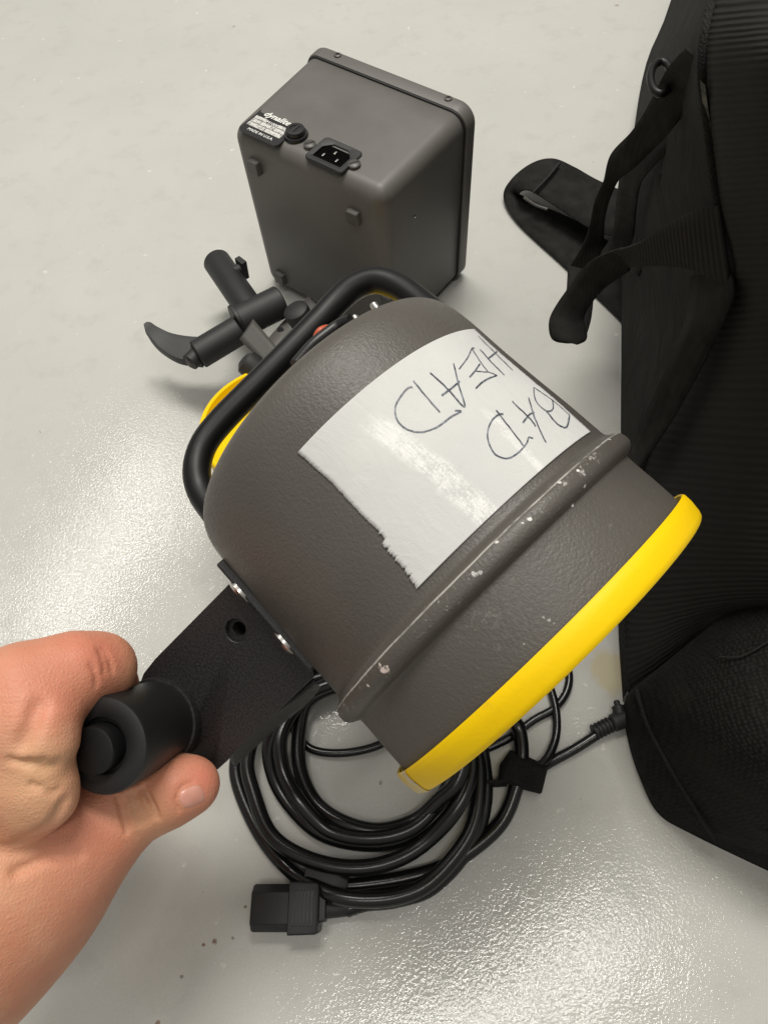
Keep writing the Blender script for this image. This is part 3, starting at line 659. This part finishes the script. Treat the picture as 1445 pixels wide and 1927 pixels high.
plg = mk('plug', join(*([cyl(g0+(g1-g0)*k/5, g0+(g1-g0)*(k+.6)/5, .0052, 20, .0004) for k in range(5)]+[cyl(g0, g1, .0040, 20), cyl(g1, g2+(g2-g1)*.3, .0056, 24, .001)])), M['blackmatte'], scord)
mk('plug_tip', join(cyl(G(1168, 1352, .007), G(1162, 1328, .007), .0042, 20), cyl(G(1163, 1335, .007), G(1159, 1318, .007), .0020, 16)), M['blackmatte'], plg)
# hook and loop cable wrap
tie = tag(mk('cable_wrap', loft([[tuple(G(*Y5(x, y, z_))) for x, y in q_] for z_, q_ in (
    (.0005, [(985, 345), (1015, 300), (1060, 320), (1140, 350), (1118, 440), (1040, 420), (975, 400)]),
    (.010, [(975, 340), (1010, 290), (1062, 310), (1138, 345), (1115, 442), (1030, 420), (968, 395)]),
    (.015, [(990, 345), (1015, 305), (1060, 325), (1125, 355), (1102, 428), (1035, 408), (985, 388)]),
    (.0165, [(1000, 350), (1020, 318), (1060, 332), (1112, 360), (1095, 416), (1038, 402), (995, 382)]))]), M['cloth'], bevel=.0008), 'black fabric cable wrap strapped round the right side of the coiled cord', 'cable wrap')
(vf, uvv) = ribbon([G(*Y5(900, 392, .012)), G(*Y5(950, 396, .013)), G(*Y5(1000, 392, .014))], [G(*Y5(900, 412, .004)), G(*Y5(950, 414, .004)), G(*Y5(1000, 412, .005))])
mk('strap', vf, M['web'], tie, solid=.0015)

# ------------------------------------------------------------------ backpack
bag = empty('backpack', G(1420, 1000), 'large black backpack with ribbed cloth panel and loose straps standing at the right', 'backpack')
def bagsurf(name, rows, mat, sub=2, solid=0, uvs=(1, 1), par=bag, n=4):
    rows = [[tuple(G(*p)) for p in r_] for r_ in rows]
    rows = [catmull(r_, n) for r_ in rows]; cols = list(zip(*rows)); cols = [catmull(c_, n) for c_ in cols]
    a = len(cols); b = len(cols[0]); V = [Vector(p) for c_ in cols for p in c_]
    V = [Vector((p.x, p.y, max(p.z, .0006))) for p in V]
    uv = [(i/(a-1)*uvs[0], j/(b-1)*uvs[1]) for i in range(a) for j in range(b)]
    Fc = [(i*b+j, i*b+j+1, (i+1)*b+j+1, (i+1)*b+j) for i in range(a-1) for j in range(b-1)]
    return mk(name, (V, Fc), mat, par, uv=uv, solid=solid, auto=60)
# side gusset : columns rear floor -> silhouette -> seam edge
bagsurf('side_panel', [
 [(1330, -250, .0), (1400, -260, .16), (1420, -260, .34)],
 [(1262, 0, .0), (1302, -10, .20), (1345, -20, .335)],
 [(1215, 120, .0), (1255, 115, .17), (1322, 120, .325)],
 [(1190, 260, .0), (1205, 270, .13), (1334, 262, .295)],
 [(1172, 420, .0), (1178, 420, .08), (1352, 400, .265)],
 [(1168, 620, .0), (1182, 610, .04), (1374, 540, .235)],
 [(1168, 760, .0), (1178, 750, .03), (1300, 690, .16)],
 [(1166, 900, .0), (1172, 895, .02), (1215, 860, .085)],
 [(1163, 1050, .0), (1164, 1040, .01), (1180, 1010, .045)],
 [(1164, 1180, .0), (1163, 1175, .006), (1172, 1150, .02)],
 [(1172, 1320, .0), (1172, 1315, .004), (1180, 1300, .012)]], M['cloth'])
bagsurf('back_panel', [
 [(1420, -260, .34), (1500, -270, .36), (1650, -280, .36), (1800, -290, .30)],
 [(1345, -20, .335), (1400, -25, .352), (1560, -40, .36), (1760, -60, .30)],
 [(1322, 120, .325), (1380, 115, .345), (1540, 100, .36), (1760, 80, .30)],
 [(1334, 262, .295), (1385, 258, .318), (1540, 245, .34), (1760, 230, .30)],
 [(1352, 400, .265), (1400, 396, .288), (1540, 385, .315), (1760, 370, .28)],
 [(1374, 540, .235), (1410, 536, .252), (1540, 530, .28), (1760, 520, .26)],
 [(1300, 690, .16), (1345, 690, .185), (1500, 690, .235), (1760, 700, .24)],
 [(1215, 860, .085), (1265, 865, .115), (1450, 880, .19), (1760, 900, .21)],
 [(1180, 1010, .045), (1235, 1020, .08), (1420, 1030, .155), (1760, 1050, .19)],
 [(1172, 1150, .02), (1225, 1160, .05), (1400, 1130, .12), (1760, 1130, .16)],
 [(1180, 1300, .012), (1230, 1265, .035), (1400, 1160, .09), (1760, 1160, .12)],
 [(1240, 1330, .004), (1300, 1300, .01), (1460, 1220, .05), (1760, 1200, .06)]], M['rib'], uvs=(2.2, 9.5))
# lower padded lobe
bagsurf('hip_pad', [
 [(1200, 1290, .004), (1205, 1285, .030), (1225, 1268, .052), (1320, 1190, .085), (1445, 1090, .110), (1560, 1010, .12), (1760, 960, .12)],
 [(1172, 1330, .0), (1178, 1315, .020), (1200, 1300, .050), (1320, 1240, .098), (1450, 1180, .125), (1560, 1140, .135), (1760, 1100, .13)],
 [(1182, 1400, .0), (1188, 1385, .018), (1215, 1360, .046), (1320, 1330, .100), (1450, 1300, .125), (1560, 1280, .135), (1760, 1260, .13)],
 [(1205, 1470, .0), (1212, 1455, .016), (1250, 1430, .042), (1330, 1410, .090), (1450, 1400, .120), (1560, 1400, .125), (1760, 1400, .12)],
 [(1238, 1532, .0), (1246, 1515, .016), (1285, 1490, .040), (1350, 1480, .076), (1450, 1490, .100), (1560, 1510, .105), (1760, 1540, .10)],
 [(1300, 1570, .0), (1306, 1555, .016), (1330, 1540, .036), (1380, 1540, .056), (1450, 1560, .072), (1560, 1600, .08), (1760, 1660, .08)],
 [(1445, 1640, .0), (1448, 1628, .014), (1450, 1612, .028), (1465, 1605, .042), (1500, 1625, .05), (1600, 1680, .055), (1760, 1760, .055)],
 [(1700, 1760, .0), (1702, 1755, .01), (1704, 1750, .016), (1710, 1745, .024), (1720, 1750, .03), (1740, 1760, .03), (1760, 1780, .03)]], M['padcloth'], n=6)
# piping along seams
def gp(pts, n=8): return catmull([tuple(G(*p)) for p in pts], n)
mk('seam_piping', tube(gp([(1400, -200, .340), (1345, -20, .337), (1323, 120, .327), (1335, 262, .297), (1353, 400, .267), (1375, 540, .237), (1301, 690, .162), (1216, 860, .087), (1182, 1010, .047), (1173, 1150, .022), (1181, 1300, .013)]), .0022, 10), M['cloth'], bag)
mk('pad_piping', tube(gp([(1196, 1296, .052), (1216, 1360, .0475), (1252, 1430, .0435), (1287, 1490, .0415), (1318, 1540, .036), (1345, 1580, .022)]), .0013, 10), M['cloth'], bag)
(vf, uvv) = ribbon(gp([(1316, 150, .327), (1326, 230, .304), (1338, 310, .287), (1349, 375, .272)]), gp([(1326, 160, .326), (1336, 235, .305), (1350, 310, .288), (1356, 375, .273)]))
mk('scuffed_edge', vf, M['scuff'], bag)
mk('pad_stitching', tube(gp([(1352, 1236, .112), (1390, 1236, .118), (1420, 1222, .1235), (1448, 1205, .1275)]), .0005, 6), M['ribweb'], bag)
def strap(name, A, B, mat='web', solid=.0012, par=bag, n=8):
    (vf, uvv) = ribbon([tuple(G(*p)) for p in A], [tuple(G(*p)) for p in B], n)
    return mk(name, vf, M[mat], par, uv=uvv, solid=solid)
# wide floor strap folded back on itself
s1 = strap('shoulder_strap', [(1200, 372, .030), (1125, 340, .026), (1080, 315, .026), (1040, 299, .027), (1000, 308, .022), (962, 338, .015), (947, 372, .006), (975, 420, .004), (1060, 500, .003), (1160, 596, .003), (1215, 660, .003)],
                     [(1170, 450, .022), (1110, 430, .022), (1060, 398, .024), (1004, 362, .026), (985, 358, .024), (976, 366, .014), (990, 372, .005), (1020, 388, .003), (1090, 420, .003), (1180, 480, .003), (1230, 520, .003)])
mk('strap_slider', tube(gp([(1052, 308, .031), (1030, 335, .031), (1004, 362, .031)]), .0014, 10), M['black'], s1)
mk('slider_bar', tube(gp([(986, 372, .024), (1008, 386, .026), (1030, 394, .027)]), .0013, 10), M['darkmetal'], s1)
# twisted strap from the top
strap('carry_strap', [(1290, 90, .30), (1255, 130, .28), (1222, 195, .255), (1190, 245, .235), (1150, 290, .215), (1135, 340, .20), (1118, 380, .185), (1105, 440, .165), (1085, 480, .15), (1072, 500, .14)],
                     [(1318, 115, .30), (1300, 190, .27), (1262, 245, .25), (1225, 285, .23), (1185, 322, .215), (1160, 345, .20), (1140, 400, .18), (1135, 450, .16), (1125, 490, .15), (1105, 515, .14)])
strap('carry_strap', [(1312, 120, .295), (1250, 200, .20), (1228, 250, .17), (1190, 330, .13), (1170, 420, .10), (1172, 500, .08)],
                     [(1318, 200, .28), (1300, 260, .24), (1290, 320, .20), (1260, 400, .16), (1230, 460, .13), (1200, 520, .10)])
# ribbed strap coming out of the seam and twisting down to its loose end
strap('compression_strap', [(1352, 385, .272), (1300, 400, .262), (1250, 425, .245), (1205, 455, .225), (1160, 472, .205), (1130, 487, .19)],
                           [(1376, 545, .240), (1310, 510, .235), (1260, 500, .225), (1210, 500, .21), (1175, 505, .19), (1150, 522, .18)], 'ribweb')
strap('loose_strap', [(1170, 466, .209), (1110, 492, .187), (1070, 540, .167), (1040, 585, .152), (1032, 612, .147), (1038, 638, .143), (1060, 644, .142)],
                     [(1185, 508, .192), (1140, 540, .175), (1110, 575, .162), (1098, 600, .154), (1104, 620, .150), (1102, 640, .147), (1085, 648, .145)])
strap('inner_strap', [(1300, 150, .29), (1262, 215, .235), (1205, 262, .205), (1172, 310, .175), (1160, 380, .14), (1152, 440, .11), (1120, 490, .09)],
                    [(1312, 170, .285), (1290, 240, .24), (1240, 300, .21), (1205, 345, .18), (1195, 400, .145), (1188, 455, .115), (1150, 520, .09)])
strap('buckle_strap', [(1240, 330, .20), (1236, 390, .17), (1232, 440, .145)], [(1276, 320, .21), (1272, 385, .18), (1266, 425, .155)])
bk = [(1229, 436, .15), (1231, 420, .155), (1268, 410, .165), (1270, 428, .160), (1229, 442, .15)]
mk('buckle', tube(gp(bk, 5), .0016, 10), M['blackgloss'], bag)
strap('strap_end', [(1068, 500, .150), (1066, 540, .147), (1062, 580, .143), (1052, 640, .14)], [(1110, 510, .150), (1116, 550, .147), (1112, 600, .143), (1100, 640, .14)])
# wide dark strap running down from the seam
strap('lower_strap', [(1372, 500, .245), (1378, 560, .243), (1340, 650, .205), (1270, 780, .15), (1200, 885, .10)],
                     [(1300, 520, .22), (1290, 600, .20), (1250, 700, .165), (1205, 800, .12), (1190, 850, .09)])
dr = [(1243+22*math.cos(a)*.9, 146+30*math.sin(a), .27) for a in np.linspace(.2, 2*math.pi-.4, 12)]
mk('ring', tube(gp(dr), .0019, 12), M['blackgloss'], bag)
mk('metal_wire', tube(gp([(1233, 290, .16), (1226, 310, .16), (1230, 335, .16)]), .0008, 8), M['metal'], bag)  # thin metal piece among the straps

# ------------------------------------------------------------------ hand
# signed distance field in camera coordinates (x right, y down, z depth), polygonised with surface nets
def cc(u, v, t): return np.array([(u-CX)/F_PX*t, (v-CY)/F_PX*t, t])
def cap_(X, a, b, ra, rb):
    ab = b-a; h = np.clip(((X-a)@ab)/(ab@ab), 0, 1); return np.linalg.norm(X-a-h[..., None]*ab, axis=-1)-(ra+(rb-ra)*h)
def smin(a, b, k):
    h = np.clip(.5+.5*(b-a)/k, 0, 1); return b*(1-h)+a*h-k*h*(1-h)
vox = .0009
lo = np.array([-.325, .02, .205], np.float32); hi = np.array([-.065, .335, .385], np.float32)
n3 = np.ceil((hi-lo)/vox).astype(int)
def block(pts, mg=.024):
    P = np.array([cc(*p[:3]) for p in pts]); r_ = max(p[3] for p in pts)+mg
    i0 = np.clip(np.floor((P.min(0)-r_-lo)/vox).astype(int), 0, n3); i1 = np.clip(np.ceil((P.max(0)+r_-lo)/vox).astype(int), 0, n3)
    return tuple(slice(a, b) for a, b in zip(i0, i1))
def grid(sl):
    ax = [(lo[i]+vox*np.arange(sl[i].start, sl[i].stop)).astype(np.float32) for i in range(3)]
    return np.stack(np.meshgrid(*ax, indexing='ij'), -1)
BIG = .05
def chain(pts, k=.006):
    out = np.full(tuple(n3), BIG, np.float32)
    for (p, q_) in zip(pts[:-1], pts[1:]):
        sl = block([p, q_]); X = grid(sl)
        c_ = cap_(X, cc(*p[:3]).astype(np.float32), cc(*q_[:3]).astype(np.float32), p[3], q_[3])
        out[sl] = smin(out[sl], c_, k)
    return out
# index finger, web and back of the hand
index = chain([(-60, 1352, .266, .023), (50, 1302, .268, .0175), (140, 1266, .276, .0145), (188, 1258, .286, .0128), (203, 1292, .305, .0112), (226, 1332, .328, .0100), (250, 1352, .342, .0088)], .007)
web = chain([(-40, 1400, .270, .026), (20, 1375, .264, .0180), (78, 1362, .2585, .0108), (84, 1402, .2565, .0082), (80, 1426, .2565, .0072)], .010)
back = chain([(-120, 1520, .288, .034), (-30, 1490, .283, .028), (20, 1430, .278, .022)], .02)
lump = chain([(-20, 1470, .272, .024), (30, 1462, .2625, .0150), (80, 1470, .2585, .0088), (86, 1502, .2600, .0082), (45, 1535, .2640, .0110)], .010)
grpA = smin(smin(index, web, .0075), back, .018)
grpA = smin(grpA, lump, .0035)
thumb = chain([(-60, 1700, .289, .030), (56, 1624, .290, .0260), (146, 1572, .293, .0208), (212, 1536, .296, .0165), (256, 1510, .297, .0138), (300, 1496, .297, .0124), (335, 1482, .297, .0119), (366, 1476, .299, .0103)], .008)
arm = chain([(-70, 1636, .290, .037), (-10, 1654, .285, .0350), (-132, 1780, .275, .0360), (-272, 1920, .262, .039)], .03)
grpT = smin(thumb, arm, .022)
D = smin(grpA, grpT, .0035)
for i, (zo, ln) in enumerate(((.028, 0), (.048, -8), (.066, -22))):          # middle, ring and little finger, deeper and hidden
    rs = (1, .95, .85)[i]
    f_ = chain([(-50+4*i, 1400, .285+zo*.8, .020*rs), (60+ln, 1335, .288+zo, .0135*rs), (140+ln, 1310, .292+zo, .0115*rs), (185+ln, 1345, .300+zo, .0105*rs), (200+ln, 1395, .305+zo, .0095*rs), (180+ln, 1430, .300+zo, .0085*rs)], .006)
    D = smin(D, f_, .003)
def surf(u, v):
    d = cc(u, v, 1.0); best = .3
    for t_ in np.arange(.21, .38, .0004):
        i = np.floor((d*t_-lo)/vox).astype(int)
        if (i >= 0).all() and (i < n3).all() and D[tuple(i)] < 0: return t_
    return best
def groove(pts, r_, k):
    global D
    pts = [(u, v, surf(u, v)-r_*.25, r_) for u, v in pts]; sl = block(pts, .006); X = grid(sl); g = None
    for p, q_ in zip(pts[:-1], pts[1:]):
        c_ = cap_(X, cc(*p[:3]), cc(*q_[:3]), p[3], q_[3]); g = c_ if g is None else np.minimum(g, c_)
    D[sl] = -smin(-D[sl], g, k)
for pts, r_, k in (([(243, 1497), (248, 1512), (256, 1532), (263, 1552)], .0009, .0022), ([(256, 1490), (262, 1510), (271, 1530), (277, 1545)], .0008, .0020), ([(272, 1482), (281, 1500), (289, 1520), (290, 1534)], .0010, .0022),
                   ([(232, 1510), (236, 1530), (244, 1555)], .0006, .0020), ([(122, 1512), (104, 1545), (75, 1568), (40, 1585)], .0013, .0035),
                   ([(104, 1440), (82, 1446), (55, 1438)], .0009, .0035), ([(110, 1487), (98, 1492)], .0006, .002), ([(337, 1526), (331, 1508), (336, 1488), (348, 1476), (362, 1472)], .0005, .0012), ([(72, 1330), (60, 1365), (42, 1400)], .0012, .006), ([(222, 1500), (228, 1530), (238, 1565)], .0004, .002), ([(196, 1222), (206, 1240), (210, 1262)], .0004, .0020), ([(186, 1222), (196, 1242), (198, 1266)], .0004, .0020), ([(30, 1640), (90, 1612), (150, 1608)], .0006, .004), ([(282, 1500), (296, 1520), (300, 1540)], .0004, .0015), ([(60, 1475), (85, 1485), (102, 1500)], .0004, .002), ([(20, 1430), (50, 1436), (80, 1432)], .0005, .003), ([(10, 1590), (60, 1583), (100, 1566)], .0005, .002), ([(170, 1250), (180, 1270), (182, 1290)], .0003, .0018)):
    groove(pts, r_, k)
# polygonise
def nets(D, lo, vox):
    s = D < 0; n = D.shape
    c8 = sum(s[i:n[0]-1+i, j:n[1]-1+j, k:n[2]-1+k].astype(np.int8) for i in (0, 1) for j in (0, 1) for k in (0, 1))
    act = (c8 > 0) & (c8 < 8); ids = -np.ones(act.shape, int); idx = np.argwhere(act); ids[act] = np.arange(len(idx))
    acc = np.zeros((len(idx), 3)); cnt = np.zeros(len(idx))
    cor = [(i, j, k) for i in (0, 1) for j in (0, 1) for k in (0, 1)]
    for a in range(8):
        for b in range(a+1, 8):
            ca, cb = np.array(cor[a]), np.array(cor[b])
            if abs(ca-cb).sum() != 1: continue
            ia, ib = idx+ca, idx+cb; da_ = D[ia[:, 0], ia[:, 1], ia[:, 2]]; db_ = D[ib[:, 0], ib[:, 1], ib[:, 2]]
            m = (da_ < 0) != (db_ < 0); tt = np.where(m, da_/np.where(m, da_-db_, 1), 0)
            acc[m] += (ca+(cb-ca)*tt[:, None])[m]; cnt[m] += 1
    V = lo+vox*(idx+acc/cnt[:, None]); Fs = []
    for ax_ in range(3):
        o = [slice(None)]*3; o2 = [slice(None)]*3; o[ax_] = slice(0, -1); o2[ax_] = slice(1, None)
        cr = np.argwhere(s[tuple(o)] != s[tuple(o2)]); b_, c_ = [i for i in range(3) if i != ax_]
        ok = (cr[:, b_] > 0) & (cr[:, c_] > 0) & (cr[:, b_] < ids.shape[b_]) & (cr[:, c_] < ids.shape[c_]); cr = cr[ok]
        q_ = []
        for db, dc_ in ((0, 0), (1, 0), (1, 1), (0, 1)):
            e = cr.copy(); e[:, b_] -= db; e[:, c_] -= dc_; q_.append(ids[e[:, 0], e[:, 1], e[:, 2]])
        q_ = np.stack(q_, 1); q_ = q_[(q_ >= 0).all(1)]; Fs += q_.tolist()
    return V, Fs
Vc, Fh = nets(D, lo, vox)
Vh = [CAMP + c2w(v) for v in Vc]
person = mk('person', (Vh, Fh), M['skin'], auto=180)
x = person.modifiers.new('smooth', 'CORRECTIVE_SMOOTH') if False else person.modifiers.new('smooth', 'SMOOTH'); x.factor = .5; x.iterations = 2
tag(person, 'bare hand and forearm from the lower left, fist closed round the grip tube, thumb out', 'person')
red = person.data.color_attributes.new('red', 'FLOAT_COLOR', 'POINT')
def blob(c_, r_): return np.exp(-((Vc-cc(*c_))**2).sum(1)/r_**2)
rv = .85*blob((395, 1460, .29), .012)+.45*blob((215, 1215, .275), .014)+.2*blob((20, 1260, .25), .02)+.2*blob((110, 1350, .25), .014)+.25*blob((300, 1450, .28), .012)+.3*blob((100, 1570, .265), .012)
rv = rv+.3*blob((150, 1205, .265), .02)+.15*blob((0, 1320, .25), .02)+.3*blob((200, 1560, .275), .02)+.25*blob((110, 1690, .255), .03)+.12*blob((88, 1340, .25), .012)
rv = np.clip(rv, 0, .8); pv = np.clip(.75*blob((78, 1424, .25), .009)+.6*blob((60, 1500, .25), .014)+.5*blob((235, 1260, .285), .007)+.55*blob((270, 1520, .285), .009)+.3*blob((300, 1560, .29), .01)+.35*blob((20, 1640, .26), .016), 0, .85); red.data.foreach_set('color', np.stack([rv, pv, pv*0, np.ones_like(rv)], 1).ravel())
# thumb nail
bvh = BVHTree.FromPolygons(Vh, Fh)
nc = [(352, 1472), (392, 1476), (385, 1512), (336, 1522)]
nv, nf = [], []; NN = 12
for i in range(NN+1):
    for j in range(NN+1):
        a, b = i/NN, j/NN
        # squircle mapping so that the nail has rounded corners
        x_, y_ = 2*a-1, 2*b-1; xx = x_*math.sqrt(1-.44*y_*y_); yy = y_*math.sqrt(1-.44*x_*x_)
        u_ = 361+xx*29*math.cos(R(-22))-yy*22*math.sin(R(-22)); v_ = 1499+xx*29*math.sin(R(-22))+yy*22*math.cos(R(-22))
        h_ = bvh.ray_cast(CAMP, ray(u_, v_).normalized())
        p = h_[0] if h_[0] is not None else C(u_, v_, .30)
        nn = h_[1] if h_[0] is not None else -fwd
        if nn.dot(ray(u_, v_)) > 0: nn = -nn
        nv.append(p+nn*(.0006-.0011*max(abs(x_), abs(y_))**3))
nf = [(i*(NN+1)+j, i*(NN+1)+j+1, (i+1)*(NN+1)+j+1, (i+1)*(NN+1)+j) for i in range(NN) for j in range(NN)]
mk('nail', (nv, nf), M['nail'], person)
